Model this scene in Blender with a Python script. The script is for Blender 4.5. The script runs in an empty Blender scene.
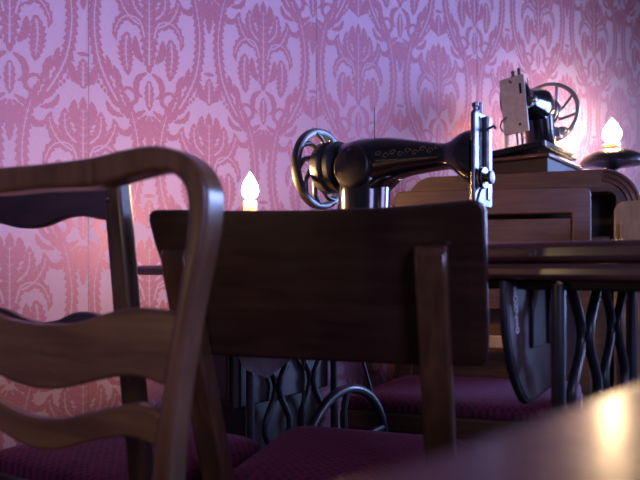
import bpy, bmesh, math, random
from mathutils import Vector, Matrix
random.seed(7)
sc = bpy.context.scene
COL = sc.collection
PI = math.pi

# ------------------------------------------------------------------ materials
def new_mat(name):
    m = bpy.data.materials.new(name); m.use_nodes = True
    nt = m.node_tree
    return m, nt, nt.nodes['Principled BSDF']

def plain(name, col, rough=.5, metal=0, coat=0, spec=.5, noise=.0, nscale=40, bump=0):
    m, nt, b = new_mat(name)
    b.inputs['Base Color'].default_value = (*col, 1)
    b.inputs['Roughness'].default_value = rough
    b.inputs['Metallic'].default_value = metal
    b.inputs['Coat Weight'].default_value = coat
    b.inputs['Coat Roughness'].default_value = .12
    b.inputs['Specular IOR Level'].default_value = spec
    if noise or bump:
        tc = nt.nodes.new('ShaderNodeTexCoord')
        n = nt.nodes.new('ShaderNodeTexNoise'); n.inputs['Scale'].default_value = nscale
        n.inputs['Detail'].default_value = 5
        nt.links.new(tc.outputs['Object'], n.inputs['Vector'])
        if noise:
            r = nt.nodes.new('ShaderNodeValToRGB')
            r.color_ramp.elements[0].position = .3; r.color_ramp.elements[1].position = .7
            r.color_ramp.elements[0].color = (*[c * (1 - noise) for c in col], 1)
            r.color_ramp.elements[1].color = (*[min(1, c * (1 + noise)) for c in col], 1)
            nt.links.new(n.outputs['Fac'], r.inputs['Fac'])
            nt.links.new(r.outputs['Color'], b.inputs['Base Color'])
        if bump:
            bp = nt.nodes.new('ShaderNodeBump'); bp.inputs['Strength'].default_value = bump
            bp.inputs['Distance'].default_value = .002
            nt.links.new(n.outputs['Fac'], bp.inputs['Height'])
            nt.links.new(bp.outputs['Normal'], b.inputs['Normal'])
    return m

def wood(name, dark, light, rough=.35, coat=.4, axis='x', scale=14, spec=.5):
    """stretched grain along the object's own axis"""
    m, nt, b = new_mat(name)
    tc = nt.nodes.new('ShaderNodeTexCoord'); mp = nt.nodes.new('ShaderNodeMapping')
    st = {'x': (.12, 1, 1), 'y': (1, .12, 1), 'z': (1, 1, .12)}[axis]
    mp.inputs['Scale'].default_value = st
    nt.links.new(tc.outputs['Object'], mp.inputs['Vector'])
    n = nt.nodes.new('ShaderNodeTexNoise'); n.inputs['Scale'].default_value = scale * 5
    n.inputs['Detail'].default_value = 6; n.inputs['Distortion'].default_value = .6
    nt.links.new(mp.outputs['Vector'], n.inputs['Vector'])
    n2 = nt.nodes.new('ShaderNodeTexNoise'); n2.inputs['Scale'].default_value = 9
    n2.inputs['Detail'].default_value = 3
    nt.links.new(tc.outputs['Object'], n2.inputs['Vector'])
    mx = nt.nodes.new('ShaderNodeMath'); mx.operation = 'MULTIPLY_ADD'
    nt.links.new(n.outputs['Fac'], mx.inputs[0]); mx.inputs[1].default_value = .65
    sub = nt.nodes.new('ShaderNodeMath'); sub.operation = 'MULTIPLY'; sub.inputs[1].default_value = .35
    nt.links.new(n2.outputs['Fac'], sub.inputs[0]); nt.links.new(sub.outputs[0], mx.inputs[2])
    r = nt.nodes.new('ShaderNodeValToRGB')
    r.color_ramp.elements[0].position = .36; r.color_ramp.elements[0].color = (*dark, 1)
    r.color_ramp.elements[1].position = .66; r.color_ramp.elements[1].color = (*light, 1)
    nt.links.new(mx.outputs[0], r.inputs['Fac']); nt.links.new(r.outputs['Color'], b.inputs['Base Color'])
    rr = nt.nodes.new('ShaderNodeMapRange'); rr.inputs['To Min'].default_value = rough - .07
    rr.inputs['To Max'].default_value = rough + .13
    nt.links.new(n2.outputs['Fac'], rr.inputs['Value']); nt.links.new(rr.outputs[0], b.inputs['Roughness'])
    bp = nt.nodes.new('ShaderNodeBump'); bp.inputs['Strength'].default_value = .12; bp.inputs['Distance'].default_value = .001
    nt.links.new(n.outputs['Fac'], bp.inputs['Height']); nt.links.new(bp.outputs['Normal'], b.inputs['Normal'])
    b.inputs['Coat Weight'].default_value = coat; b.inputs['Coat Roughness'].default_value = .18
    b.inputs['Specular IOR Level'].default_value = spec
    return m

def fabric(name, c1, c2, scale=190):
    m, nt, b = new_mat(name)
    tc = nt.nodes.new('ShaderNodeTexCoord')
    mp = nt.nodes.new('ShaderNodeMapping'); mp.inputs['Rotation'].default_value = (0, 0, .78)
    mp.inputs['Scale'].default_value = (1, 1, .05)
    nt.links.new(tc.outputs['Object'], mp.inputs['Vector'])
    v = nt.nodes.new('ShaderNodeTexVoronoi'); v.inputs['Scale'].default_value = scale; v.inputs['Randomness'].default_value = .25
    nt.links.new(mp.outputs['Vector'], v.inputs['Vector'])
    r = nt.nodes.new('ShaderNodeValToRGB')
    r.color_ramp.elements[0].position = .15; r.color_ramp.elements[0].color = (*c2, 1)
    r.color_ramp.elements[1].position = .6; r.color_ramp.elements[1].color = (*c1, 1)
    nt.links.new(v.outputs['Distance'], r.inputs['Fac']); nt.links.new(r.outputs['Color'], b.inputs['Base Color'])
    bp = nt.nodes.new('ShaderNodeBump'); bp.inputs['Strength'].default_value = .5; bp.inputs['Distance'].default_value = .002
    bp.invert = True
    nt.links.new(v.outputs['Distance'], bp.inputs['Height']); nt.links.new(bp.outputs['Normal'], b.inputs['Normal'])
    b.inputs['Roughness'].default_value = .85
    b.inputs['Sheen Weight'].default_value = .08
    b.inputs['Sheen Tint'].default_value = (.9, .3, .6, 1)
    return m

def emit(name, col, strength):
    m = bpy.data.materials.new(name); m.use_nodes = True
    nt = m.node_tree; nt.nodes.clear()
    o = nt.nodes.new('ShaderNodeOutputMaterial'); e = nt.nodes.new('ShaderNodeEmission')
    e.inputs['Color'].default_value = (*col, 1); e.inputs['Strength'].default_value = strength
    nt.links.new(e.outputs[0], o.inputs['Surface'])
    return m

M = {}
M['wood_mid'] = wood('polished_brown_wood', (.075, .032, .014), (.18, .082, .034), .34, .25, 'x')
M['wood_mid_z'] = wood('polished_brown_wood_upright', (.075, .032, .014), (.17, .078, .034), .32, .3, 'z')
M['wood_dark'] = wood('dark_stained_wood', (.018, .009, .007), (.050, .024, .016), .35, .25, 'x')
M['wood_dark_z'] = wood('dark_stained_wood_upright', (.050, .025, .013), (.13, .066, .034), .32, .3, 'z')
M['wood_board'] = wood('dark_walnut_board', (.022, .009, .005), (.052, .021, .011), .30, .3, 'x')
M['wood_post'] = wood('reddish_brown_post_wood', (.055, .022, .011), (.13, .058, .026), .28, .5, 'z')
M['wood_far'] = wood('brown_oak', (.070, .032, .014), (.15, .070, .030), .42, .2, 'x')
M['wood_far_z'] = wood('brown_oak_upright', (.070, .032, .014), (.15, .070, .030), .42, .2, 'z')
M['wood_tan'] = wood('pale_tan_oak', (.38, .27, .16), (.58, .43, .26), .5, .1, 'z')
M['wood_sewing'] = wood('reddish_varnished_table_wood', (.055, .022, .020), (.12, .05, .042), .28, .4, 'x')
M['wood_near'] = wood('mahogany_table_wood', (.045, .010, .012), (.075, .017, .019), .26, .05, 'x', 10, .3)
M['wood_black'] = wood('nearly_black_wood', (.010, .006, .005), (.028, .014, .010), .55, 0, 'x')
M['guard'] = wood('dusky_guard_wood', (.030, .020, .022), (.075, .050, .052), .4, .2, 'z')
M['fabric'] = fabric('magenta_seat_fabric', (.15, .010, .050), (.035, .003, .014), 95)
M['enamel'] = plain('black_enamel', (.008, .008, .010), .18, 0, .7, .5, .3, 60)
M['plate_dull'] = plain('dull_brown_black_plate', (.022, .016, .015), .42, .3, 0, .5, .4, 60)
M['iron'] = plain('black_painted_iron', (.014, .015, .020), .44, 0, .25, .5, .3, 50, .15)
M['steel'] = plain('worn_nickel', (.19, .20, .23), .42, 1, 0, .5, .35, 90)
M['steel_dark'] = plain('tarnished_steel', (.20, .20, .22), .35, 1, 0, .5, .4, 120)
M['nickel_plate'] = plain('matt_nickel_plate', (.52, .51, .54), .5, .5, 0, .5, .12, 70)
M['chrome'] = plain('bright_chrome', (.72, .70, .66), .28, .75)
M['gold'] = plain('rubbed_gold_decal', (.38, .26, .10), .45, .6, 0, .5, .5, 200)
M['cream_decal'] = plain('rubbed_cream_decal', (.55, .42, .28), .5, .1, 0, .5, .5, 260)
M['white_paint'] = plain('chalky_white_paint', (.90, .92, .95), .6, 0, 0, .4, .25, 300)
M['floor'] = wood('dark_floorboards', (.020, .011, .009), (.055, .030, .02), .45, .1, 'x', 4)
M['ceiling'] = plain('dim_ceiling_plaster', (.35, .30, .32), .9, 0, 0, .3, .05, 6)
M['paper'] = plain('lilac_wallpaper_ground', (.62, .47, .65), .62, 0, 0, .35, .05, 260, .15)
M['print'] = plain('rose_wallpaper_print', (.50, .225, .325), .42, .08, 0, .5, .10, 240, .2)
M['seam'] = plain('wallpaper_seam', (.36, .22, .32), .8)
M['flame'] = emit('candle_flame', (1, .55, .22), 760)
M['flame_low'] = emit('low_candle_flame', (1, .66, .36), 170)
M['flame_added'] = emit('added_candle_flame', (1, .36, .10), 105)
M['ceramic'] = plain('black_glazed_stand', (.020, .020, .022), .35, 0, .2)
M['plate_grey'] = plain('grey_tin_plate', (.40, .42, .48), .45, .5, 0, .5, .3, 40)
m, nt, b = new_mat('candle_wax')
b.inputs['Base Color'].default_value = (.90, .82, .70, 1); b.inputs['Roughness'].default_value = .45
b.inputs['Subsurface Weight'].default_value = .8; b.inputs['Subsurface Radius'].default_value = (1, .6, .3)
b.inputs['Subsurface Scale'].default_value = .03
M['wax'] = m

# ------------------------------------------------------------------ mesh helpers
class MB:
    def __init__(s): s.v = []; s.f = []; s.mi = []
    def add(s, vs, fs, mi=0):
        o = len(s.v); s.v += [tuple(p) for p in vs]
        s.f += [tuple(o + i for i in f) for f in fs]; s.mi += [mi] * len(fs)
        return s
    def box(s, x0, x1, y0, y1, z0, z1):
        vs = [(x, y, z) for z in (z0, z1) for y in (y0, y1) for x in (x0, x1)]
        return s.add(vs, [(0, 2, 3, 1), (4, 5, 7, 6), (0, 1, 5, 4), (2, 6, 7, 3), (0, 4, 6, 2), (1, 3, 7, 5)])
    def strip(s, A, B, y0, y1, closed=False):
        """solid between two matching (x,z) polylines A (outer) and B (inner), from y0 to y1; y may be functions of (x,z)"""
        n = len(A); g = lambda y, p: y(p[0], p[1]) if callable(y) else y
        vs = []
        for p, q in zip(A, B):
            vs += [(p[0], g(y0, p), p[1]), (q[0], g(y0, q), q[1]), (p[0], g(y1, p), p[1]), (q[0], g(y1, q), q[1])]
        fs = []
        for i in range(n if closed else n - 1):
            a = 4 * i; b = 4 * ((i + 1) % n)
            fs += [(a, a + 1, b + 1, b), (a + 2, b + 2, b + 3, a + 3), (a, b, b + 2, a + 2), (a + 1, a + 3, b + 3, b + 1)]
        if not closed:
            e = 4 * (n - 1); fs += [(0, 2, 3, 1), (e, e + 1, e + 3, e + 2)]
        return s.add(vs, fs)
    def prism(s, P, y0, y1):
        """closed (x,z) outline pushed from y0 to y1"""
        n = len(P); g = lambda y, p: y(p[0], p[1]) if callable(y) else y
        vs = [(p[0], g(y0, p), p[1]) for p in P] + [(p[0], g(y1, p), p[1]) for p in P]
        fs = [tuple(range(n)), tuple(range(2 * n - 1, n - 1, -1))]
        fs += [(i, n + i, n + (i + 1) % n, (i + 1) % n) for i in range(n)]
        return s.add(vs, fs)
    def slab(s, P, z0, z1):
        n = len(P)
        vs = [(p[0], p[1], z0) for p in P] + [(p[0], p[1], z1) for p in P]
        fs = [tuple(range(n)), tuple(range(2 * n - 1, n - 1, -1))]
        fs += [(i, n + i, n + (i + 1) % n, (i + 1) % n) for i in range(n)]
        return s.add(vs, fs)
    def tube(s, pts, r, seg=10, caps=True, sq=1.0):
        pts = [Vector(p) for p in pts]; n = len(pts)
        rs = r if isinstance(r, (list, tuple)) else [r] * n
        T = []
        for i in range(n):
            a = pts[max(0, i - 1)]; b = pts[min(n - 1, i + 1)]; T.append((b - a).normalized())
        up = Vector((0, 0, 1)) if abs(T[0].z) < .9 else Vector((1, 0, 0))
        N = (up - T[0] * up.dot(T[0])).normalized()
        vs = []
        for i in range(n):
            N = (N - T[i] * N.dot(T[i])).normalized(); B = T[i].cross(N)
            for k in range(seg):
                a = 2 * PI * k / seg
                vs.append(pts[i] + N * (math.cos(a) * rs[i]) + B * (math.sin(a) * rs[i] * sq))
        fs = [(i * seg + k, i * seg + (k + 1) % seg, (i + 1) * seg + (k + 1) % seg, (i + 1) * seg + k)
              for i in range(n - 1) for k in range(seg)]
        if caps: fs += [tuple(range(seg - 1, -1, -1)), tuple(range((n - 1) * seg, n * seg))]
        return s.add(vs, fs)
    def loop(s, pts, r, seg=10):
        pts = [Vector(p) for p in pts]; n = len(pts)
        c = sum(pts, Vector()) / n; vs = []
        for i in range(n):
            t = (pts[(i + 1) % n] - pts[i - 1]).normalized()
            N = (pts[i] - c); N = (N - t * N.dot(t)).normalized(); B = t.cross(N)
            for k in range(seg):
                a = 2 * PI * k / seg; vs.append(pts[i] + (N * math.cos(a) + B * math.sin(a)) * r)
        fs = [(i * seg + k, ((i + 1) % n) * seg + k, ((i + 1) % n) * seg + (k + 1) % seg, i * seg + (k + 1) % seg)
              for i in range(n) for k in range(seg)]
        return s.add(vs, fs)
    def lathe(s, prof, o=(0, 0, 0), axis='z', seg=32):
        """prof: (radius, height along axis)"""
        vs = []; n = len(prof)
        for r, h in prof:
            for k in range(seg):
                a = 2 * PI * k / seg; c, d = r * math.cos(a), r * math.sin(a)
                p = {'z': (c, d, h), 'x': (h, c, d), 'y': (c, h, d)}[axis]
                vs.append((p[0] + o[0], p[1] + o[1], p[2] + o[2]))
        fs = [(i * seg + k, i * seg + (k + 1) % seg, (i + 1) * seg + (k + 1) % seg, (i + 1) * seg + k)
              for i in range(n - 1) for k in range(seg)]
        fs += [tuple(range(seg)), tuple(range((n - 1) * seg, n * seg))]
        return s.add(vs, fs)
    def loft(s, rings, caps=True):
        seg = len(rings[0]); vs = [p for r in rings for p in r]; n = len(rings)
        fs = [(i * seg + k, i * seg + (k + 1) % seg, (i + 1) * seg + (k + 1) % seg, (i + 1) * seg + k)
              for i in range(n - 1) for k in range(seg)]
        if caps: fs += [tuple(range(seg)), tuple(range((n - 1) * seg, n * seg))]
        return s.add(vs, fs)
    def build(s, name, mat, parent=None, bevel=0, smooth=35, segs=2):
        me = bpy.data.meshes.new(name); me.from_pydata(s.v, [], s.f)
        for mt in (mat if isinstance(mat, (list, tuple)) else [mat]): me.materials.append(mt)
        me.polygons.foreach_set('material_index', s.mi)
        bm = bmesh.new(); bm.from_mesh(me)
        bmesh.ops.remove_doubles(bm, verts=bm.verts, dist=1e-6)
        bmesh.ops.recalc_face_normals(bm, faces=bm.faces); bm.to_mesh(me); bm.free()
        if smooth:
            me.polygons.foreach_set('use_smooth', [True] * len(me.polygons))
            me.set_sharp_from_angle(angle=math.radians(smooth))
        o = bpy.data.objects.new(name, me); COL.objects.link(o)
        if parent: o.parent = parent
        if bevel:
            md = o.modifiers.new('bevel', 'BEVEL'); md.width = bevel; md.segments = segs
            md.limit_method = 'ANGLE'; md.angle_limit = math.radians(40)
        return o

def thing(name, label, cat, loc, rz=0, group=None):
    o = bpy.data.objects.new(name, None); COL.objects.link(o)
    o.empty_display_size = .05
    o.location = loc; o.rotation_euler = (0, 0, rz)
    o['label'] = label; o['category'] = cat
    if group: o['group'] = group
    return o
def struct(o): o['kind'] = 'structure'; return o

def cr(pts, n=6):
    """smooth curve through points"""
    out = []; P = [pts[0]] + list(pts) + [pts[-1]]
    for i in range(1, len(P) - 2):
        for k in range(n):
            t = k / n; a, b, c, d = P[i - 1], P[i], P[i + 1], P[i + 2]
            out.append(tuple(.5 * (2 * b[j] + (c[j] - a[j]) * t + (2 * a[j] - 5 * b[j] + 4 * c[j] - d[j]) * t * t
                                   + (3 * b[j] - a[j] - 3 * c[j] + d[j]) * t ** 3) for j in range(len(b))))
    out.append(tuple(pts[-1])); return out
def mir(pts):
    """right half (from x=0 outward) to full left-to-right polyline"""
    L = [(-p[0], *p[1:]) for p in reversed(pts)]
    return L + [p for p in pts if p[0] > 1e-9]
def rrect(x0, x1, z0, z1, r, n=5):
    P = []
    for cx, cz, a in ((x1 - r, z1 - r, 0), (x0 + r, z1 - r, 90), (x0 + r, z0 + r, 180), (x1 - r, z0 + r, 270)):
        for k in range(n + 1):
            t = math.radians(a + 90 * k / n); P.append((cx + r * math.cos(t), cz + r * math.sin(t)))
    return P
def lerp(xs, x):
    for (a, fa), (b, fb) in zip(xs, xs[1:]):
        if a <= x <= b: return fa + (fb - fa) * (x - a) / (b - a)
    return xs[0][1] if x < xs[0][0] else xs[-1][1]

# ------------------------------------------------------------------ the papered wall
WA = math.radians(30)                       # the wall runs back to the right
W0 = Vector((0, 1.9, 0)); WD = Vector((math.cos(WA), math.sin(WA), 0)); WN = Vector((math.sin(WA), -math.cos(WA), 0))
P = .33; V = .69

def damask(mb, cx, cz):
    """one damask motif of leaves, plumes and scrolls; coordinates in widths P, printed on the paper"""
    def put(pts2, faces, lift, mi):
        mb.add([tuple(W0 + WD * (cx + x * P) + Vector((0, 0, cz + y * P)) + WN * lift) for x, y in pts2], faces, mi)
    cnt = [0]
    def leaf(curve, w, teeth=7, amp=.25, vein=True, lift=None, n=None, mirror=True, taper=.9, prof=None):
        c = cr(curve, 8); N = n or max(14, teeth * 5)
        L = [0]
        for a, b in zip(c, c[1:]): L.append(L[-1] + math.dist(a, b))
        def at(t):
            d = t * L[-1]
            for i in range(len(c) - 1):
                if L[i + 1] >= d:
                    k = (d - L[i]) / max(1e-9, L[i + 1] - L[i])
                    return (c[i][0] + (c[i + 1][0] - c[i][0]) * k, c[i][1] + (c[i + 1][1] - c[i][1]) * k)
            return c[-1]
        for sg in ((1, -1) if mirror else (1,)):
            pts = []
            for i in range(N + 1):
                t = i / N; p = at(t); q0 = at(max(0, t - .02)); q1 = at(min(1, t + .02))
                tx, ty = q1[0] - q0[0], q1[1] - q0[1]; l = math.hypot(tx, ty) or 1; tx /= l; ty /= l
                base = prof(t) if prof else max(.0, math.sin(PI * t ** taper)) ** .65
                saw = 1 - amp * ((t * teeth) % 1.0)
                ww = w * base * saw + .004
                pts += [(sg * (p[0] - ty * ww), p[1] + tx * ww), (sg * (p[0] + ty * ww), p[1] - tx * ww)]
            fs = [(2 * i, 2 * i + 1, 2 * i + 3, 2 * i + 2) for i in range(N)]
            cnt[0] += 1
            put(pts, fs, .0004 + .000006 * cnt[0], 1)
            if vein and w > .039:
                pv = []; K = 10
                for i in range(K + 1):
                    t = .08 + .8 * i / K; p = at(t); q1 = at(min(1, t + .02)); q0 = at(max(0, t - .02))
                    tx, ty = q1[0] - q0[0], q1[1] - q0[1]; l = math.hypot(tx, ty) or 1
                    ww = .008 * (1 - .6 * i / K); tx /= l; ty /= l
                    pv += [(sg * (p[0] - ty * ww), p[1] + tx * ww), (sg * (p[0] + ty * ww), p[1] - tx * ww)]
                put(pv, [(2 * i, 2 * i + 1, 2 * i + 3, 2 * i + 2) for i in range(K)], .0008, 0)
                # short side veins
                for i in range(1, teeth):
                    t = i / teeth
                    if not .12 < t < .85: continue
                    p = at(t); q1 = at(min(1, t + .03)); q0 = at(max(0, t - .03))
                    tx, ty = q1[0] - q0[0], q1[1] - q0[1]; l = math.hypot(tx, ty) or 1; tx /= l; ty /= l
                    for side in (1, -1):
                        nx, ny = -ty * side, tx * side
                        dx, dy = nx * .8 + tx * .6, ny * .8 + ty * .6
                        e = w * .62; h = .0035
                        a = (p[0], p[1]); b = (p[0] + dx * e, p[1] + dy * e)
                        put([(sg * (a[0] - dy * h), a[1] + dx * h), (sg * (a[0] + dy * h), a[1] - dx * h),
                             (sg * b[0], b[1])], [(0, 1, 2)], .0008, 0)
    one = dict(mirror=False)
    # palmette
    leaf([(0, -.36), (0, 0), (0, .43)], .078, 13, .5, **one)
    leaf([(.03, .06), (.12, .16), (.13, .33)], .052, 6, .45)
    leaf([(.05, .0), (.17, .08), (.235, .22), (.22, .29)], .046, 6, .45)
    leaf([(.04, .20), (.07, .30), (.06, .40)], .035, 5, .3)
    leaf([(.03, -.12), (.08, .05), (.20, .055), (.265, -.06), (.255, -.14)], .040, 9, .55)
    leaf([(.17, -.06), (.185, -.2), (.165, -.40)], .062, 8, .42)
    leaf([(.05, -.28), (.10, -.2), (.11, -.08)], .030, 4, .3)
    # stem and scrolls below the palmette
    leaf([(0, -.42), (0, -.52), (0, -.66)], .040, 5, .4, **one)
    leaf([(.02, -.36), (.09, -.42), (.10, -.52), (.05, -.56)], .024, 4, .3, vein=False)
    sp = [(.16 + .085 * (1 - k / 16) * math.cos(.4 * k + 1.2), -.58 + .085 * (1 - k / 16) * math.sin(.4 * k + 1.2)) for k in range(15)]
    leaf(sp, .016, 9, .4, vein=False, prof=lambda t: .55 + .45 * math.sin(PI * t))
    leaf([(.03, -.66), (.13, -.72), (.21, -.66), (.25, -.55), (.22, -.47)], .032, 9, .5)
    leaf([(.02, -.70), (.11, -.80), (.19, -.86), (.27, -.80)], .031, 8, .5)
    leaf([(.02, -.74), (.06, -.86), (.13, -.96)], .034, 7, .45)
    leaf([(0, -.70), (0, -.84), (0, -1.0)], .034, 6, .4, **one)
    leaf([(.20, -.73), (.29, -.70), (.33, -.62)], .022, 5, .5, vein=False)
    leaf([(.245, -.66), (.29, -.58), (.285, -.50)], .022, 5, .5, vein=False)
    # plumes framing the palmette
    leaf([(.19, -.70), (.30, -.52), (.385, -.32), (.42, -.06), (.405, .16), (.36, .36), (.30, .50)], .047, 21, .5, taper=1.0,
         prof=lambda t: min(1, .35 + 2.2 * t) * (1 - max(0, t - .75) * 2.6))
    leaf([(.30, .50), (.24, .62), (.15, .70), (.06, .69)], .026, 8, .5, vein=False)
    leaf([(.25, -.54), (.24, -.42), (.28, -.34)], .022, 4, .35, vein=False)
    leaf([(.33, -.46), (.31, -.36), (.33, -.27)], .022, 4, .35, vein=False)
    # bell flower over the palmette with its dotted garland
    leaf([(0, .49), (0, .60), (0, .72)], .055, 6, .5, **one)
    leaf([(.02, .52), (.07, .58), (.09, .68)], .035, 4, .4, vein=False)
    leaf([(0, .735), (0, .77)], .045, 2, .2, vein=False, **one)
    for k in range(9):
        t = k / 8; x = .11 + .2 * t; y = .56 - .14 * math.sin(PI * min(1, t * .75)) + .07 * t
        leaf([(x - .012, y), (x + .012, y)], .013, 1, 0, vein=False, n=6)

def wall_with_paper():
    mb = MB()
    def q(t, z, l=0): return tuple(W0 + WD * t + Vector((0, 0, z)) + WN * l)
    t0, t1 = -2.2, 4.2
    mb.add([q(t0, 0), q(t1, 0), q(t1, 2.7), q(t0, 2.7), q(t0, 0, -.12), q(t1, 0, -.12), q(t1, 2.7, -.12), q(t0, 2.7, -.12)],
           [(0, 1, 2, 3), (5, 4, 7, 6), (0, 4, 5, 1), (3, 2, 6, 7), (0, 3, 7, 4), (1, 5, 6, 2)], 0)
    tp, zp = -.19, 1.402
    for i in range(-5, 10):
        for j in range(-2, 2):
            damask(mb, tp + P * i, zp + V * j)
            damask(mb, tp + P * (i + .5), zp + V * (j + .5))
    for k in range(-2, 5):                                           # butted edges of the paper strips
        ts = -.672 + 2 * P * k
        mb.add([q(ts - .0011, 0, .0012), q(ts + .0011, 0, .0012), q(ts + .0011, 2.7, .0012), q(ts - .0011, 2.7, .0012)], [(0, 1, 2, 3)], 2)
    me = bpy.data.meshes.new('wall_back'); me.from_pydata(mb.v, [], mb.f)
    for k in ('paper', 'print', 'seam'): me.materials.append(M[k])
    me.polygons.foreach_set('material_index', mb.mi)
    o = bpy.data.objects.new('wall_back', me); COL.objects.link(o); struct(o)
wall_with_paper()
fl = MB(); fl.box(-2.6, 4.6, -2.2, 4.6, -.05, 0); struct(fl.build('floor', M['floor'], smooth=0))
ce = MB(); ce.box(-2.6, 4.6, -2.2, 4.6, 2.7, 2.75); struct(ce.build('ceiling', M['ceiling'], smooth=0))
bbm = MB()
def wq(t, z, l): return tuple(W0 + WD * t + Vector((0, 0, z)) + WN * l)
bbm.add([wq(t, z, l) for z in (0, .12) for l in (.002, .018) for t in (-2.2, 4.2)],
        [(0, 1, 3, 2), (4, 6, 7, 5), (0, 4, 5, 1), (2, 3, 7, 6), (0, 2, 6, 4), (1, 5, 7, 3)])
struct(bbm.build('baseboard_back', M['wood_dark'], bevel=.003))

# ------------------------------------------------------------------ seats and legs shared by the chairs
def seat_parts(root, x_back, x_front, y0, y1, zt, dome=.025, rail_mat=None, thick=.03):
    """upholstered seat pad on a wooden seat frame; local y runs from the back posts to the front"""
    def outline(g, n=6):
        P4 = [(-x_back + g, y0 + g), (x_back - g, y0 + g), (x_front - g, y1 - g), (-x_front + g, y1 - g)]
        rs = (.012, .012, .045, .045); out = []
        for i in range(4):
            p = Vector(P4[i]); a = (Vector(P4[i - 1]) - p).normalized(); b = (Vector(P4[(i + 1) % 4]) - p).normalized(); r = rs[i]
            for k in range(n + 1):
                t = k / n; q = (p + a * r) * (1 - t) ** 2 + p * 2 * t * (1 - t) + (p + b * r) * t * t; out.append((q.x, q.y))
        return out
    fr = MB(); fr.slab(outline(0), zt - dome - .05, zt - dome - .006)
    fr.build('seat_frame', rail_mat or M['wood_dark'], root, bevel=.004)
    pd = MB(); rings = []
    for g, h in ((.006, 0), (.007, dome * .45), (.018, dome * .75), (.05, dome * .93), (.11, dome)):
        rings.append([(x, y, zt - dome - .006 + h + .006 * (h > 0)) for x, y in outline(g)])
    pd.loft(rings); pd.build('seat', M['fabric'], root, smooth=60)

def square_leg(root, x, y, zt, mat, w=.017, splay=(0, 0), name='leg'):
    mb = MB()
    mb.loft([[(x + splay[0] * (1 - z / zt) + sx * ww, y + splay[1] * (1 - z / zt) + sy * ww, z) for sx, sy in ((-1, -1), (1, -1), (1, 1), (-1, 1))]
             for z, ww in ((0, w * .72), (zt * .5, w * .9), (zt, w))])
    return mb.build(name, mat, root, bevel=.003)

# ------------------------------------------------------------------ near chair with the bent frame
def bent_frame_chair():
    a = math.radians(25); r = Vector((math.cos(a), -math.sin(a), 0)); base = Vector((-.0924, .5, 0)) - r * .195
    t = thing('ladder_back_chair', 'nearest brown wooden chair with one bent rounded frame and wavy back slats', 'chair', base, -a)
    out = [(0, .8676), (.06, .8685), (.085, .8705), (.112, .8732), (.139, .8738), (.165, .8675), (.185, .8540), (.1945, .8367), (.1955, .8206),
           (.193, .80), (.188, .7765), (.180, .744), (.168, .686), (.162, .644), (.156, .594), (.153, .54), (.152, .46)]
    inn = [(0, .8444), (.06, .8430), (.085, .8448), (.112, .8490), (.135, .8520), (.152, .8512), (.165, .8455), (.1725, .8367), (.1760, .8206),
           (.1755, .80), (.1725, .7765), (.1665, .744), (.1535, .686), (.1460, .644), (.1390, .594), (.134, .54), (.130, .46)]
    yf = lambda x, z: -.0 + .00 * z
    mb = MB(); mb.strip(mir(cr(out, 5)), mir(cr(inn, 5)), yf, .030)
    mb.build('back_frame', M['wood_mid_z'], t, bevel=.005, segs=3, smooth=50)
    def slat(top, bot, endx):
        mb = MB(); n = 28; A = []; B = []
        for i in range(n + 1):
            x = -1 + 2 * i / n; A.append((endx(1) * x, lerp(top, abs(endx(1) * x)))); B.append((endx(0) * x, lerp(bot, abs(endx(0) * x))))
        mb.strip(A, B, lambda x, z: .006 + .0 * x, lambda x, z: .020)
        mb.build('slat', M['wood_mid'], t, bevel=.003, segs=2, smooth=50)
    s1t = cr([(0, .7165), (.044, .7195), (.08, .729), (.114, .7356), (.145, .734), (.17, .731)], 4)
    s1b = cr([(0, .655), (.03, .658), (.054, .664), (.097, .674), (.123, .675), (.16, .667)], 4)
    s2t = cr([(0, .627), (.03, .630), (.054, .637), (.097, .648), (.1185, .652), (.15, .646)], 4)
    s2b = cr([(0, .5975), (.03, .602), (.054, .610), (.097, .621), (.1185, .622), (.145, .616)], 4)
    slat(s1t, s1b, lambda k: .166 if k else .153)
    slat(s2t, s2b, lambda k: .149 if k else .142)
    for sx in (-1, 1):                                                   # back legs carry on below the frame, front legs under the seat
        mb = MB(); mb.strip([(sx * .152, .46), (sx * .152, .25), (sx * .156, 0)], [(sx * .130, .46), (sx * .131, .25), (sx * .138, 0)],
                            lambda x, z: .06 * max(0, (.46 - z)) ** 1.3, lambda x, z: .03 + .06 * max(0, (.46 - z)) ** 1.3)
        mb.build('leg', M['wood_mid_z'], t, bevel=.003)
    # the seat comes towards the camera's table
    for ch in ():
        pass
    sub = MB()
    Pn = [(-.15, -.002), (.15, -.002), (.18, -.33), (-.18, -.33)]
    sub.slab(Pn, .40, .445); sub.build('seat_frame', M['wood_mid'], t, bevel=.006)
    pd = MB(); pd.loft([[(x * k, (y + .166) * k - .166, z) for x, y in Pn] for z, k in ((.447, .98), (.462, .97), (.470, .88), (.472, .6))])
    pd.build('seat', M['fabric'], t, smooth=60)
    for sx in (-1, 1): square_leg(t, sx * .16, -.31, .40, M['wood_mid_z'])
bent_frame_chair()

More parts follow.
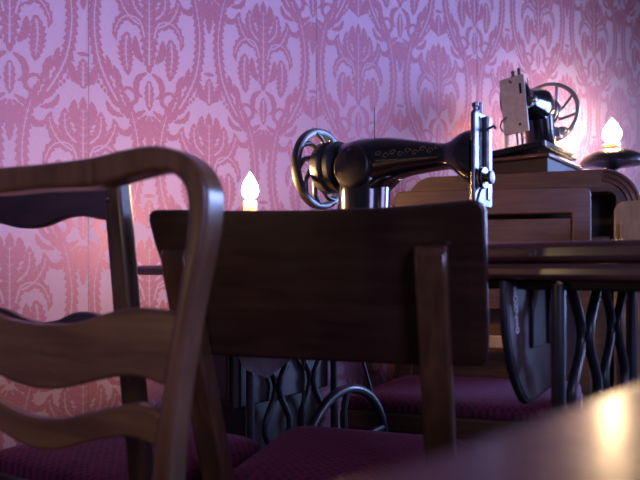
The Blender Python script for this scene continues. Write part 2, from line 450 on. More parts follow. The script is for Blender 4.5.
# ------------------------------------------------------------------ darker ladder back chair behind it
def dark_ladder_chair():
    a = math.radians(30); r = Vector((math.cos(a), -math.sin(a), 0)); base = Vector((-.213, .76, 0)) - r * .205
    t = thing('ladder_back_chair', 'dark wooden chair with screwed crest rail and magenta seat seen through the nearest chair', 'chair', base, -a)
    rec = lambda z: -.044 * max(0, z - .5) / .4 + .10 * max(0, .40 - z) * .4   # recline of the back posts
    for sx in (-1, 1):
        mb = MB(); rings = []
        for z in (0, .2, .42, .5, .6, .7, .8, .88, .896):
            w = .0145 if z < .85 else .0135; x0 = sx * .188; y0 = rec(z)
            rings.append([(x0 - w, y0, z), (x0 + w, y0, z), (x0 + w, y0 + .021, z), (x0 - w, y0 + .021, z)])
        mb.loft(rings); po = mb.build('post', M['wood_dark_z'], t, bevel=.004, segs=3)
        sm = MB(); zc = .852; sm.lathe([(.0001, -.003), (.003, -.0028), (.0042, -.001), (.0044, .004)], (sx * .182, rec(zc), zc), 'y', 14)
        sm.build('screw', M['steel'], po)
    def rail(top, bot, name):
        n = 26; A = []; B = []
        for i in range(n + 1):
            x = -.176 + .352 * i / n; A.append((x, lerp(top, abs(x)))); B.append((x, lerp(bot, abs(x))))
        bow = lambda x: .018 * (1 - (x / .18) ** 2)
        mb = MB(); mb.strip(A, B, lambda x, z: rec(z) + .004 + bow(x), lambda x, z: rec(z) + .016 + bow(x))
        mb.build(name, M['wood_dark'], t, bevel=.003)
    rail(cr([(0, .898), (.09, .894), (.18, .882)], 5), cr([(0, .824), (.03, .826), (.07, .834), (.11, .836), (.15, .830), (.18, .827)], 5), 'crest_rail')
    rail(cr([(0, .694), (.04, .700), (.08, .712), (.12, .712), (.15, .706), (.18, .703)], 5), cr([(0, .632), (.08, .652), (.12, .654), (.18, .645)], 5), 'slat')
    seat_parts(t, .180, .172, .022, .325, .487, .022)
    for sx in (-1, 1): square_leg(t, sx * .150, .295, .41, M['wood_dark_z'])
dark_ladder_chair()

# ------------------------------------------------------------------ chair with the plain board back
def board_chair():
    a = math.radians(18); base = Vector((-.012, .70, 0))
    t = thing('board_back_chair', 'dark brown chair with a plain wide board back and magenta seat', 'chair', base, -a)
    lean = lambda z: -(z - .76) * .27                                     # the board and posts lean back towards us
    tp = [(-.198, .826), (-.1965, .834), (-.190, .8395), (-.15, .8385), (-.1, .836), (0, .8335), (.09, .8342), (.135, .836), (.18, .839), (.190, .8365), (.1935, .828)]
    bt = [(.1945, .69), (.193, .670), (.186, .6635), (.1, .662), (0, .6615), (-.1, .6615), (-.165, .663), (-.173, .669), (-.176, .69), (-.186, .76), (-.195, .80)]
    n = 36; A = []; B = []
    mb = MB(); mb.prism(tp + bt, lambda x, z: lean(z), lambda x, z: lean(z) + .013)
    mb.build('backrest', M['wood_board'], t, bevel=.004, segs=3)
    for sx, xt, xb in ((-1, -.157, -.142), (1, .139, .142)):
        mb = MB(); rings = []
        for z, sh in ((.30, 0), (.5, 0), (.6, 0), (.7, 0), (.76, 0), (.782, .002), (.790, .008), (.7935, .016)):
            x0 = xb + (xt - xb) * max(0, (z - .5)) / .29; w = .0165 + .003 * max(0, .65 - z); y1 = lean(z) - .001
            rings.append([(x0 - w, y1 - .028 + sh, z), (x0 + w, y1 - .028 + sh, z), (x0 + w, y1, z), (x0 - w, y1, z)])
        for z in (.15, .0):
            x0 = xb + sx * .0; w = .017 if z > .1 else .014; y1 = lean(.30) - (.30 - z) * .22 - .001
            rings.insert(0, [(x0 - w, y1 - .028, z), (x0 + w, y1 - .028, z), (x0 + w, y1, z), (x0 - w, y1, z)])
        mb.loft(rings); mb.build('post', M['wood_post'], t, bevel=.0035, segs=3)
    seat_parts(t, .160, .166, .075, .37, .506, .03)
    for sx in (-1, 1): square_leg(t, sx * .135, .335, .42, M['wood_post'])
board_chair()

# ------------------------------------------------------------------ treadle sewing table
TA = math.radians(38)
def ogee_frame(root, s, v0, v1, name):
    """cast iron treadle leg: two uprights with wavy crossing bars between them and a splayed foot"""
    m = MB()
    for v in (v0, v1): m.tube([(s, v, .752), (s, v, .4), (s, v + (.02 if v > 0 else -.02), .1), (s, v + (.035 if v > 0 else -.035), .012)], [.0085, .0085, .010, .015], 10)
    m.tube([(s, v0, .749), (s, v1, .749)], .006, 8); m.tube([(s, v0, .15), (s, v1, .15)], .010, 8)
    fr = m.build('iron_leg', M['iron'], root, smooth=50)
    w = (v1 - v0)
    for c in (.29, .70):
        for sg in (-1, 1):
            pts = []
            for i in range(29):
                z = .745 - .595 * i / 28
                d = .125 * w * (.5 - .5 * math.cos(2 * PI * (z - .683) / .152))
                pts.append((s + .004 * sg, v0 + c * w + sg * d, z))
            b = MB(); b.tube(pts, .0068, 8); b.build('wavy_bar', M['iron'], fr, smooth=50)
    return fr
def sewing_table():
    t = thing('treadle_sewing_table', 'old treadle sewing machine table with wooden top and black wavy iron legs', 'table', (0, 1.15, 0), -TA)
    m = MB(); m.box(-.27, .74, -.21, .21, .757, .775); m.build('tabletop', M['wood_sewing'], t, bevel=.006, segs=3)
    m = MB(); m.box(.372, .745, -.208, .208, .7765, .7995); lf = m.build('folding_leaf', M['wood_sewing'], t, bevel=.007, segs=3)
    h = MB(); h.box(.458, .470, -.2092, -.2080, .7825, .790); hg = h.build('hinge', M['wood_sewing'], lf, bevel=.0006)
    for x in (.464,):
        sm = MB(); sm.lathe([(.0001, -.0008), (.0018, -.0006), (.002, .0006)], (x, -.2096, .7855), 'y', 10); sm.build('screw', M['steel'], hg)
    m = MB(); m.box(-.13, .68, -.165, -.150, .744, .757); m.build('apron', M['wood_black'], t, bevel=.003)
    m = MB(); m.box(-.13, .68, .165, .180, .742, .757); m.build('apron', M['wood_black'], t, bevel=.003)
    ogee_frame(t, .484, -.175, .205, 'right'); ogee_frame(t, -.12, -.06, .205, 'left')
    m = MB(); m.tube([(-.12, .12, .22), (.484, .12, .22)], .012, 10); m.build('cross_brace', M['iron'], t)
    # guard board hanging at the right end, curved below, with painted letters
    s = .420
    top = [(-.205, .755), (.16, .755)]
    out = cr([(-.193, .755), (-.1905, .70), (-.181, .66), (-.163, .62), (-.138, .588), (-.115, .576), (-.06, .581), (.02, .590), (.10, .60)], 5) + [(.10, .755)]
    out = [(p[0], .755 + (p[1] - .755) * .86) for p in out]
    gm = MB(); n = len(out)
    gm.add([(s, p[0], p[1]) for p in out] + [(s + .012, p[0], p[1]) for p in out],
           [tuple(range(n)), tuple(range(2 * n - 1, n - 1, -1))] + [(i, n + i, n + (i + 1) % n, (i + 1) % n) for i in range(n)])
    g = gm.build('guard_board', M['guard'], t, bevel=.0025)
    rm = MB(); rm.tube([(s + .006, p[0], p[1]) for p in out[:-1]], .0052, 8); rm.build('edge_strip', M['iron'], g, smooth=50)
    for v0, v1 in ((-.120, -.075), (-.055, -.010), (.010, .06)):
        sl = MB(); sl.box(s + .011, s + .0165, v0, v1, .668, .745); sl.build('slot_panel', M['iron'], g, bevel=.002)
    for k, (chh, dz) in enumerate(zip('SONZSO', (0, .0095, .019, .0285, .038, .047))):
        cu = bpy.data.curves.new('lettering', 'FONT'); cu.body = chh; cu.size = .0128 if k < 4 else .0112; cu.offset = .0003; cu.extrude = .0004; cu.align_x = 'CENTER'
        tmp = bpy.data.objects.new('lettering', cu); COL.objects.link(tmp)
        bpy.context.view_layer.update()
        me = bpy.data.meshes.new_from_object(tmp.evaluated_get(bpy.context.evaluated_depsgraph_get()))
        bpy.data.objects.remove(tmp)
        me.materials.clear(); me.materials.append(M['white_paint'])
        o = bpy.data.objects.new('letter', me); COL.objects.link(o); o.parent = g
        # faces +x (towards the open end): text right = +y
        o.matrix_local = Matrix(((0, 0, 1, s + .0129), (1.25, 0, 0, -.174 + .0016 * k), (0, 1.0, 0, .738 - dz), (0, 0, 0, 1)))
    m = MB(); m.box(-.255, -.135, -.092, .205, .505, .757); dc = m.build('drawer_case', M['wood_black'], t, bevel=.003)
    m = MB(); m.box(-.248, -.142, -.100, -.090, .52, .74); m.build('drawer_front', M['wood_dark'], dc, bevel=.003)
    m = MB(); m.box(-.24, -.15, -.045, .20, .20, .505); m.build('lower_panel', M['wood_black'], t, bevel=.003)
    # left guard plate of tin
    pp = [(-.115, -.15, .69), (-.02, -.06, .69), (-.02, -.06, .605), (-.05, -.088, .573), (-.08, -.117, .590)]
    pm = MB(); pm.add(pp, [(0, 1, 2, 3, 4)]); pm.add([(x - .003, y + .003, z) for x, y, z in pp], [(4, 3, 2, 1, 0)])
    pm.f += [(i, (i + 1) % 5, 5 + (i + 1) % 5, 5 + i) for i in range(5)]; pm.mi += [0] * 5
    pm.build('tin_guard', M['plate_grey'], t)
    hm = MB(); hm.tube([(-.06, -.094, .757), (-.06, -.094, .68)], .005, 8); hm.build('guard_hanger', M['iron'], t)
    # treadle drive wheel
    s0, v0, z0, R = 0.0, .085, .393, .140
    m = MB(); m.loop([(s0, v0 + R * math.cos(a), z0 + R * math.sin(a)) for a in [2 * PI * k / 56 for k in range(56)]], .0095, 10)
    w = m.build('drive_wheel', M['iron'], t, smooth=60)
    hb = MB(); hb.lathe([(.02, -.016), (.024, -.01), (.024, .01), (.02, .016)], (s0, v0, z0), 'x', 20); hb.build('hub', M['iron'], w)
    for k in range(5):
        a = 2 * PI * k / 5 + .3
        sp = MB(); sp.tube([(s0, v0 + q * math.cos(a + e), z0 + q * math.sin(a + e)) for q, e in ((.018, 0), (.06, .12), (.10, .1), (.137, 0))], [.008, .006, .006, .008], 8)
        sp.build('spoke', M['iron'], w)
    m = MB(); m.tube([(-.12, .085, .393), (.03, .085, .393)], .007, 8); m.build('axle', M['iron'], t)
    m = MB(); m.loop([(.06 + .30 * x, .135 + .13 * y, .10) for x, y in rrect(0, 1, -.5, .5, .15, 4)], .008, 8)
    for k in range(6): m.tube([(.06 + .30 * (k + .5) / 6, .07, .10), (.06 + .30 * (k + .5) / 6, .2, .10)], .006, 6)
    m.build('treadle', M['iron'], t)
    m = MB(); m.tube([(.012, .13, .393), (.05, .09, .25), (.10, .10, .108)], .006, 8); m.build('pitman_rod', M['iron'], t)
    m = MB()
    for sg in (-1, 1): m.tube([(0, .085 + sg * .135, .42), (.004, sg * .052 + .0, .757)], .003, 6)
    m.build('drive_belt', M['iron'], t)
sewing_table()

# ------------------------------------------------------------------ sewing machine heads
def ell(c, ry, rz, x, n=24, p=2.6):
    out = []
    for k in range(n):
        a = 2 * PI * k / n; ca, sa = math.cos(a), math.sin(a)
        out.append((x, c[0] + ry * abs(ca) ** (2 / p) * (1 if ca > 0 else -1), c[1] + rz * abs(sa) ** (2 / p) * (1 if sa > 0 else -1)))
    return out
def machine_head(root, R, silver, lean=0.0, wheel_mat=None, front_decal=False):
    """a cast arm on a pillar, a face plate with tension discs and a spoked hand wheel; local x from wheel to face plate"""
    head = root
    m = MB(); m.slab(rrect(.045, .365, -.085, .085, .012), .0, .018); m.build('bed', M['enamel'], head, bevel=.003)
    # body: pillar and arm
    m = MB(); rings = []
    for z, rx, ry in ((.017, .056, .052), (.03, .051, .046), (.06, .047, .042), (.10, .0465, .041), (.135, .048, .042), (.16, .049, .043), (.19, .046, .041), (.206, .036, .033), (.2155, .018, .018)):
        rings.append([(.098 + rx * math.cos(2 * PI * k / 28), ry * math.sin(2 * PI * k / 28), z) for k in range(28)])
    m.loft(rings)
    kb = 1.22 if silver else 1.0
    m.loft([ell((0, zc), ry * kb, rz * kb, x) for x, zc, ry, rz in
            ((.052, .180, .028, .026), (.062, .180, .036, .035), (.10, .1795, .041, .0395), (.135, .1770, .040, .0400), (.155, .1785, .036, .0365), (.19, .1780, .031, .0295), (.23, .1750, .028, .0235),
             (.258, .1725, .027, .0200), (.272, .1715, .030, .0235), (.285, .1690, .033, .0345), (.297, .1660, .034, .0420), (.309, .1620, .033, .0450))])
    body = m.build('arm', M['enamel'], head, smooth=60)
    # underside flare where the arm grows out of the pillar
    m = MB(); m.loft([ell((0, zc), ry, rz, x) for x, zc, ry, rz in ((.115, .128, .034, .022), (.138, .139, .031, .013), (.152, .144, .028, .006), (.165, .147, .02, .003))])
    m.build('arm_bracket', M['enamel'], head, smooth=60)
    m = MB(); m.lathe([(.0001, -.0505), (.030, -.050), (.034, -.0485), (.0365, -.045), (.0365, -.036)], (.102, 0, .166), 'y', 36)
    cp = m.build('cover_plate', M['plate_dull'], head, smooth=40)
    m = MB(); m.lathe([(.0001, -.053), (.004, -.0525), (.0045, -.049)], (.102, 0, .194), 'y', 12); m.build('cover_screw', M['steel_dark'], cp)
    m = MB(); m.tube([(.128, -.012, .205), (.128, -.012, .268)], .0014, 8); m.build('spool_pin', M['steel_dark'], head)
    # worn gold scrolls on both flanks of the arm
    for sd in (-1, 1):
        m = MB()
        for q in range(9):
            x0 = .150 + .013 * q; ry = lerp([(.135, .040), (.155, .0362), (.19, .0312), (.23, .0282), (.258, .0272)], x0)
            pts = []
            for k in range(11):
                a = .62 * k; rr = .0065 * (1 - k / 13)
                pts.append((x0 + rr * math.cos(a), sd * (ry + .0003), .183 + rr * .8 * math.sin(a) - .004 * (q % 2)))
            m.tube(pts, .0006, 5)
        m.tube([(.145 + .01 * k, sd * (lerp([(.135, .040), (.155, .0362), (.19, .0312), (.23, .0282), (.258, .0272)], .145 + .01 * k) + .0002), .1725 - .0004 * k) for k in range(12)], .0006, 5)
        m.build('gold_decal', M['gold'], head)
    if front_decal:                                                     # rubbed cream decal over the top of the arm
        m = MB(); A = []
        for x, zc, ry, rz in ((.066, .180, .036, .035), (.10, .1795, .041, .0395), (.135, .1770, .040, .0400), (.155, .1785, .036, .0365), (.19, .1780, .031, .0295), (.225, .1755, .0285, .0242)):
            A.append([(x, 1.02 * kb * ry * math.copysign(abs(math.cos(t)) ** .77, math.cos(t)), zc + 1.02 * kb * rz * math.sin(t) ** .77) for t in [math.radians(38 + 9 * k) for k in range(13)]])
        n = 13; vs = [p for r in A for p in r]
        m.add(vs, [(a * n + k, a * n + k + 1, (a + 1) * n + k + 1, (a + 1) * n + k) for a in range(len(A) - 1) for k in range(n - 1)])
        m.build('cream_decal', M['cream_decal'], head, smooth=60)
    # face plate
    fm = M['nickel_plate'] if silver else M['steel']
    m = MB(); n0 = rrect(-.030, .037, .088, .232, .006) if not silver else rrect(-.034, .034, .062, .224, .004)
    nn = len(n0)
    m.add([(.310, p[0], p[1]) for p in n0] + [(.3175, p[0], p[1]) for p in n0], [tuple(range(nn)), tuple(range(2 * nn - 1, nn - 1, -1))] + [(i, nn + i, nn + (i + 1) % nn, (i + 1) % nn) for i in range(nn)])
    fp = m.build('face_plate', fm, head, bevel=.002)
    if silver:
        for y, z, h in ((.022, .185, .03),):
            m = MB(); m.box(.3172, .3182, y - .003, y + .003, z - h / 2, z + h / 2); m.build('plate_slot', M['enamel'], fp)
        m = MB(); m.lathe([(.0001, .3186), (.0035, .3184), (.004, .3172)], (0, .012, .085), 'x', 12); m.build('plate_screw', M['enamel'], fp)
    else:
        m = MB(); m.box(.3172, .3190, -.0125, -.0065, .135, .225); m.build('plate_slot', M['enamel'], fp)
        m = MB(); m.tube([(.3215, .004, .226), (.3215, .004, .125)], .0052, 10); m.build('guide_rod', M['steel'], fp, smooth=50)
        m = MB(); m.box(.3172, .3200, .014, .024, .100, .224); m.build('plate_rib', M['steel_dark'], fp, bevel=.001)
    # bars through the head
    top = .224 if silver else .232
    m = MB(); m.tube([(.304, .019, top - .02), (.304, .019, top + .022)], .0045, 10); m.build('presser_bar', M['steel'], head, smooth=50)
    m = MB(); m.lathe([(.0062, top + .0), (.0062, top + .006), (.0035, top + .008), (.0035, top + .012), (.0055, top + .013), (.0055, top + .018), (.002, top + .02)], (.304, .002, 0), 'z', 16)
    m.build('pressure_screw', M['steel_dark'], head)
    m = MB(); m.tube([(.3, .010, .13), (.3, .010, .035)], .0036, 10); m.build('presser_bar', M['steel'], head, smooth=50)
    m = MB(); m.tube([(.3, -.004, .13), (.3, -.004, .045), (.3, -.004, .02)], [.0034, .0034, .001], 10); m.build('needle_bar', M['steel'], head, smooth=50)
    m = MB(); m.box(.292, .318, .004, .018, .0185, .0225); m.box(.296, .305, .006, .014, .022, .036); m.build('presser_foot', M['steel'], head, bevel=.001)
    # tension discs stand out from the face plate
    tz, ty = (.130, -.016) if not silver else (.150, .034)
    ax = 'x' if not silver else 'y'; o = (0, ty, tz) if not silver else (.296, 0, tz); h0 = .3175 if not silver else .034
    m = MB(); m.lathe([(.005, h0), (.005, h0 + .003), (.0165, h0 + .004), (.017, h0 + .006), (.011, h0 + .0075), (.0165, h0 + .009), (.016, h0 + .011), (.007, h0 + .012),
                       (.007, h0 + .016), (.010, h0 + .017), (.010, h0 + .022), (.003, h0 + .024)], o, ax, 24)
    m.build('tension_discs', M['steel_dark'], head, smooth=40)
    m = MB(); m.tube([(.322, -.02, .112), (.326, -.034, .104), (.324, -.040, .088), (.316, -.036, .075)], .0026, 8); m.build('thread_guide', M['steel_dark'], head, smooth=50)
    m = MB(); m.tube([(.322, .0, .205), (.334, .0, .210), (.338, .0, .206)], .0022, 8); m.build('take_up_lever', M['steel'], head, smooth=50)
    # hand wheel
    wm = wheel_mat or M['iron']
    m = MB(); K = 64
    prof = [(R - .0085, -.006), (R - .003, -.0085), (R + .003, -.007), (R + .0045, 0), (R + .003, .007), (R - .003, .0085), (R - .0085, .006)]
    vs = []; 
    for k in range(K):
        a = 2 * PI * k / K
        for r_, h in prof: vs.append((h, r_ * math.cos(a), .177 + r_ * math.sin(a)))
    q = len(prof)
    m.add(vs, [(k * q + i, k * q + (i + 1) % q, ((k + 1) % K) * q + (i + 1) % q, ((k + 1) % K) * q + i) for k in range(K) for i in range(q)])
    hw = m.build('hand_wheel', wm, head, smooth=50)
    m = MB(); m.lathe([(.0001, -.012), (.016, -.012), (.020, -.008), (.026, -.004), (.030, .004), (.044, .010), (.0470, .014), (.0470, .028), (.042, .031), (.042, .036), (.045, .039), (.045, .048), (.036, .054), (.02, .056)], (0, 0, .177), 'x', 40)
    m.build('wheel_hub', M['iron'] if not silver else M['steel_dark'], hw, smooth=40)
    for k in range(9):
        a = 2 * PI * k / 9 + .15
        pts = [(.004, q * math.cos(a + e), .177 + q * math.sin(a + e)) for q, e in ((.026, -.55), (.04, -.16), (.054, .02), (R - .004, .30))]
        sp = MB(); sp.tube(cr(pts, 4), [.0055] * 5 + [.0046] * 4 + [.0052] * 4, 8); sp.build('spoke', wm, hw, smooth=60)
    # bobbin winder beside the wheel
    m = MB(); m.lathe([(.004, .012), (.014, .013), (.0145, .018), (.006, .020), (.006, .036), (.012, .037), (.012, .040), (.003, .041)], (0, .048 if silver else .05, .105), 'x', 20)
    m.box(.028, .056, .03, .045, .085, .11)
    m.build('bobbin_winder', M['chrome'] if silver else M['steel_dark'], head, smooth=40)

t = thing('sewing_machine', 'black enamel sewing machine with dark spoked hand wheel on the treadle table', 'sewing machine', (0, 1.15, .7755), -TA)
machine_head(t, .0705, False)

# ------------------------------------------------------------------ the chair with the framed back by the cabinet
def framed_chair():
    p0 = Vector((.207, 1.72, 0)); p1 = Vector((.700, 1.605, 0)); c = (p0 + p1) / 2; d = (p1 - p0)
    w = d.length / 2
    t = thing('framed_back_chair', 'brown wooden chair with slotted frame back and magenta seat before the cabinet', 'chair', c, math.atan2(d.y, d.x))
    zt = .981; st = .046
    out = [(-w, .30), (-w, zt - .02), (-w + .003, zt - .009), (-w + .010, zt - .002), (-w + .022, zt), (w - .022, zt), (w - .010, zt - .002), (w - .003, zt - .009), (w, zt - .02), (w, .30)]
    k = zt - .068
    inn = [(-w + st, .30), (-w + st, k - .02), (-w + st, k - .008), (-w + st, k - .003), (-w + st + .004, k), (w - st - .004, k), (w - st, k - .003), (w - st, k - .008), (w - st, k - .02), (w - st, .30)]
    m = MB(); m.strip(out, inn, 0, .032); m.build('back_frame', M['wood_far'], t, bevel=.003)
    m = MB(); m.box(-w + st, w - st, .012, .024, .66, k - .012); m.build('back_panel', M['wood_far'], t, bevel=.002)
    m = MB(); m.box(-w + st, w - st, .006, .026, .555, .588); m.build('back_rail', M['wood_tan'], t, bevel=.003)  # paler tan stands in for light falling on this rail
    # seat towards the camera (-y)
    P4 = [(-w + .02, .0), (w - .02, .0), (w - .09, -.385), (-w - .09, -.34)]
    fr = MB(); fr.slab([(x, y) for x, y in P4], .405, .452); fr.build('seat_frame', M['wood_far'], t, bevel=.008, segs=3)
    cx = sum(p[0] for p in P4) / 4; cy = sum(p[1] for p in P4) / 4
    pd = MB(); pd.loft([[(cx + (x - cx) * q, cy + (y - cy) * q, z) for x, y in P4] for z, q in ((.453, .985), (.468, .98), (.478, .93), (.486, .7), (.488, .4))])
    pd.build('seat', M['fabric'], t, smooth=60)
    for x, y in ((-w + .02, -.30), (w - .115, -.335)): square_leg(t, x, y, .405, M['wood_far_z'], .019)
    for sx in (-1, 1):
        m = MB(); m.box(sx * (w - st / 2) - .02, sx * (w - st / 2) + .02, .0, .032, 0, .30); m.build('leg', M['wood_far_z'], t, bevel=.003)
framed_chair()

# ------------------------------------------------------------------ cabinet with rounded shoulders
def cabinet():
    p0 = Vector((.262, 1.862, 0)); p1 = Vector((.862, 1.669, 0)); d = p1 - p0; L = d.length
    ang = math.atan2(d.y, d.x); t = thing('cabinet', 'brown cabinet with rounded shoulders and stepped edge mouldings under the silver machine', 'cabinet', p0, ang)
    dx = d.normalized(); dv = Vector((-dx.y, dx.x, 0)); H = 1.040; R0 = .075; R1 = .105
    def depth(x, z=0):
        p = p0 + dx * x; per = (W0 - p).dot(-WN); return max(.05, min(.42, (per - .03) / dv.dot(-WN)))
    def arch(g, h=0):
        P = []
        for k in range(9):
            a = PI - PI / 2 * k / 8; P.append((R0 + (R0 - g) * math.cos(a), H - R0 + (R0 - g) * math.sin(a)))
        for k in range(13):
            a = PI / 2 - PI / 2 * k / 12; P.append((L - R1 + (R1 - g) * math.cos(a), H - R1 + (R1 - g) * math.sin(a)))
        return P
    A = [(0.0, .0)] + arch(0) + [(L, .0)]; B = [(.06, .0)] + [(R0 + .0 + (x - R0) * .2, z) for x, z in ()]
    # carcass: outer shell strip
    def inner(g, r):
        P = []
        for k in range(9):
            a = PI - PI / 2 * k / 8; P.append((g + r + r * math.cos(a), H - g - r + r * math.sin(a)))
        for k in range(13):
            a = PI / 2 - PI / 2 * k / 12; P.append((L - g - r + r * math.cos(a), H - g - r + r * math.sin(a)))
        return P
    I = [(.062, .0)] + inner(.062, .022) + [(L - .062, .0)]
    m = MB(); m.strip(A, I, 0, depth); m.build('carcass', M['wood_far'], t, bevel=.002, smooth=50)
    # stepped beads following the edge
    for g in (.003, .016, .029):
        a = arch(g); pts = [(x, -.001, z) for x, z in a[10:] + [(L - g, .02)]]
        b = MB(); b.tube(pts, .0052, 8); b.build('edge_moulding', M['wood_sewing'], t, smooth=60)
    m = MB(); m.box(.055, L - .055, .10, .112, .02, H - .06); m.build('back_panel', M['wood_black'], t)
    m = MB(); m.box(.060, L - .075, .012, .095, .02, .858); dr = m.build('door', M['wood_far'], t, bevel=.004)
    m = MB(); m.lathe([(.004, .012), (.004, .002), (.010, -.004), (.009, -.010), (.002, -.012)], (L / 2 - .02, 0, .60), 'y', 16); m.build('knob', M['gold'], dr)
    for x in (.02, L - .06):
        pass
cabinet()

# ------------------------------------------------------------------ silver-faced machine on its base
UA = math.radians(38)
ax = Vector((-math.sin(UA), -math.cos(UA), 0)); av = Vector((-ax.y, ax.x, 0))
corner = Vector((.650, 1.778, 0))
org = corner - av * .098 - ax * .335                                    # the wheel plane, on the centre line
rz = math.atan2(ax.y, ax.x)
t = thing('sewing_machine', 'smaller sewing machine with silver face plate and bright wheel on wooden base', 'sewing machine', (org.x, org.y, 1.0405), rz)
m = MB(); m.box(.015, .335 + .0, -.098, .098, 0, .048); bs = m.build('base', M['wood_black'], t, bevel=.005, segs=3)
m = MB(); m.box(.005, .343, -.106, .106, .048, .060); m.build('base_moulding', M['wood_sewing'], bs, bevel=.004, segs=3)
hd = bpy.data.objects.new('machine_head', None); COL.objects.link(hd); hd.parent = t
COL.objects.unlink(hd); bpy.data.objects.remove(hd)
before = set(bpy.data.objects)
machine_head(t, .094, True, wheel_mat=M['chrome'], front_decal=True)
for o in set(bpy.data.objects) - before:
    if o.parent == t:                                                   # stands on the base, a little pushed back on its hinges
        o.matrix_local = Matrix.Translation((-.02, 0, .069)) @ Matrix.Rotation(math.radians(5.5), 4, 'X') @ Matrix.Diagonal((1.0, 1.12, 1.07, 1))

# ------------------------------------------------------------------ candles
def candle(loc, r, h, fr, fh, label, fm='flame'):
    t = thing('candle', label, 'candle', loc)
    m = MB(); m.lathe([(r * .98, 0), (r, .004), (r, h - .004), (r * .92, h), (r * .55, h - .002), (.0008, h - .003)], (0, 0, 0), 'z', 28); m.build('wax', M['wax'], t, smooth=50)
    m = MB(); m.tube([(0, 0, h - .004), (.0005, 0, h + .004), (.001, 0, h + .009)], .0008, 6); m.build('wick', M['ceramic'], t)
    prof = []
    for k in range(15):
        q = k / 14; prof.append((max(.0002, fr * math.sin(PI * q ** .62) ** .9 if 0 < q < 1 else .0002), h + .003 + fh * q))
    m = MB(); m.lathe(prof, (0, 0, 0), 'z', 20); m.build('flame', M[fm], t, smooth=80)
candle((-.129, 1.148, .7752), .0125, .118, .0155, .050, 'lit white candle left of the hand wheel, behind the board-back chair')
PX, PY = 1.075, 2.29
candle((PX, PY, 1.204), .030, .024, .032, .090, 'short lit candle on the black round stand at far right', 'flame_low')
candle((.642, 2.137, 1.0405), .008, .215, .009, .034, 'thin candle added out of sight behind the silver face plate to warm the wall', 'flame_added')  # added unseen candle, gives the orange glow on the wall
t = thing('candle_stand', 'round black stand with a domed top carrying the right candle', 'stand', (PX, PY, 0))
m = MB(); m.lathe([(.0001, 1.2035), (.045, 1.202), (.075, 1.194), (.100, 1.178), (.112, 1.160), (.112, 1.150), (.03, 1.140), (.02, 1.13)], (0, 0, 0), 'z', 40); m.build('top', M['ceramic'], t, smooth=40)
m = MB(); m.lathe([(.02, 1.135), (.016, .9), (.022, .6), (.016, .3), (.03, .06)], (0, 0, 0), 'z', 24); m.build('column', M['ceramic'], t, smooth=40)
m = MB(); m.lathe([(.03, .06), (.10, .03), (.13, .02), (.135, .0)], (0, 0, 0), 'z', 32); m.build('foot', M['ceramic'], t, smooth=40)

# ------------------------------------------------------------------ pale cupboard at the right edge
t = thing('cupboard', 'pale tan wooden cupboard with a rounded corner at the right edge', 'cupboard', (.590, 1.25, 0), math.radians(-27))
m = MB(); m.prism(rrect(0, .42, .06, .905, .022), .012, .20); m.build('body', M['wood_tan'], t, bevel=.003)
m = MB(); m.box(.012, .208, -.002, .012, .09, .86); dd = m.build('door', M['wood_tan'], t, bevel=.003)
m = MB(); m.box(.212, .408, -.002, .012, .09, .86); m.build('door', M['wood_tan'], t, bevel=.003)
m = MB(); m.lathe([(.004, -.002), (.009, -.012), (.002, -.016)], (.19, 0, .6), 'y', 14); m.build('knob', M['steel_dark'], dd)
for x in (.03, .39):
    for y in (.04, .17): square_leg(t, x, y, .06, M['wood_tan'], .015)

# ------------------------------------------------------------------ the table the camera rests on
NA = math.radians(44.5)
t = thing('cafe_table', 'blurred glossy mahogany table top in the near right corner', 'table', (.054, .168, 0), NA)
m = MB(); m.box(-.42, .40, -.62, 0, .706, .730); m.build('tabletop', M['wood_near'], t, bevel=.006, segs=4)
m = MB(); m.box(-.36, .34, -.56, -.06, .63, .706); m.build('apron', M['wood_near'], t, bevel=.003)
for x in (-.34, .32):
    for y in (-.54, -.08): square_leg(t, x, y, .63, M['wood_near'], .024)

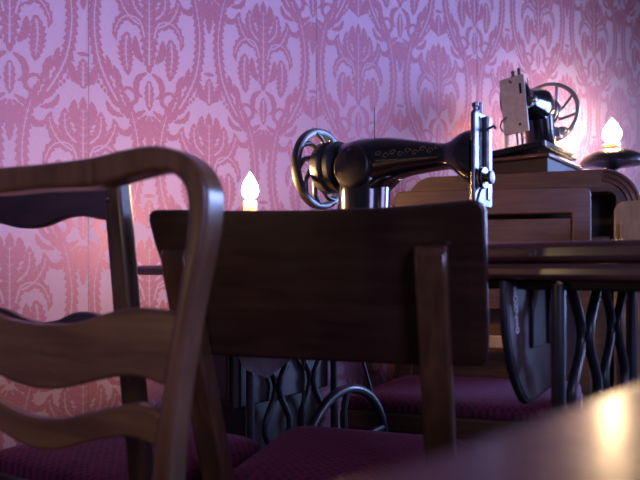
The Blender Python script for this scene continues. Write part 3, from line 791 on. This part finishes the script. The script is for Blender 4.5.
# ------------------------------------------------------------------ light
w = bpy.data.worlds.new('room_air'); sc.world = w; w.use_nodes = True
w.node_tree.nodes['Background'].inputs['Color'].default_value = (.40, .38, .75, 1)
w.node_tree.nodes['Background'].inputs['Strength'].default_value = .10
def area(name, loc, target, sx, sy, col, power, spread=180):
    l = bpy.data.lights.new(name, 'AREA'); l.shape = 'RECTANGLE'; l.size = sx; l.size_y = sy; l.color = col; l.energy = power; l.spread = math.radians(spread)
    o = bpy.data.objects.new(name, l); COL.objects.link(o); o.location = loc
    o.rotation_euler = (Vector(target) - Vector(loc)).to_track_quat('-Z', 'Y').to_euler(); return o
def point(name, loc, col, power, rad):
    l = bpy.data.lights.new(name, 'POINT'); l.color = col; l.energy = power; l.shadow_soft_size = rad
    o = bpy.data.objects.new(name, l); COL.objects.link(o); o.location = loc; return o
area('side_window', (2.9, .45, 1.45), (-.7, 1.45, 1.15), 1.0, 1.3, (.50, .45, 1.0), 8.5, 78)
area('far_side_window', (3.0, 2.2, 1.2), (-.3, .8, .9), .9, 1.4, (.32, .46, 1.0), 30, 80)
area('rear_blue_fill', (.9, -2.0, 1.5), (-.7, 1.6, .75), .8, 1.1, (.45, .45, 1.0), 8, 75)  # added blue fill from behind the camera, lifts the left wall
point('warm_slat_fill', (-.46, .20, .76), (1, .70, .36), 1.0, .03)  # added warm fill without a fixture, brightens the near chair slats

# ------------------------------------------------------------------ camera
cam = bpy.data.cameras.new('camera'); co = bpy.data.objects.new('camera', cam); COL.objects.link(co)
co.location = (0, 0, .77); co.rotation_euler = (math.radians(90), 0, 0)
cam.sensor_fit = 'HORIZONTAL'; cam.sensor_width = 36; cam.lens = 622 / 640 * 36
cam.shift_y = 28 / 640; cam.clip_start = .02; cam.clip_end = 30
cam.dof.use_dof = True; cam.dof.focus_distance = 1.25; cam.dof.aperture_fstop = 5.6
sc.camera = co
sc.view_settings.view_transform = 'Standard'; sc.view_settings.look = 'None'
sc.view_settings.gamma = 1; sc.view_settings.use_curve_mapping = False
sc.view_settings.exposure = 0
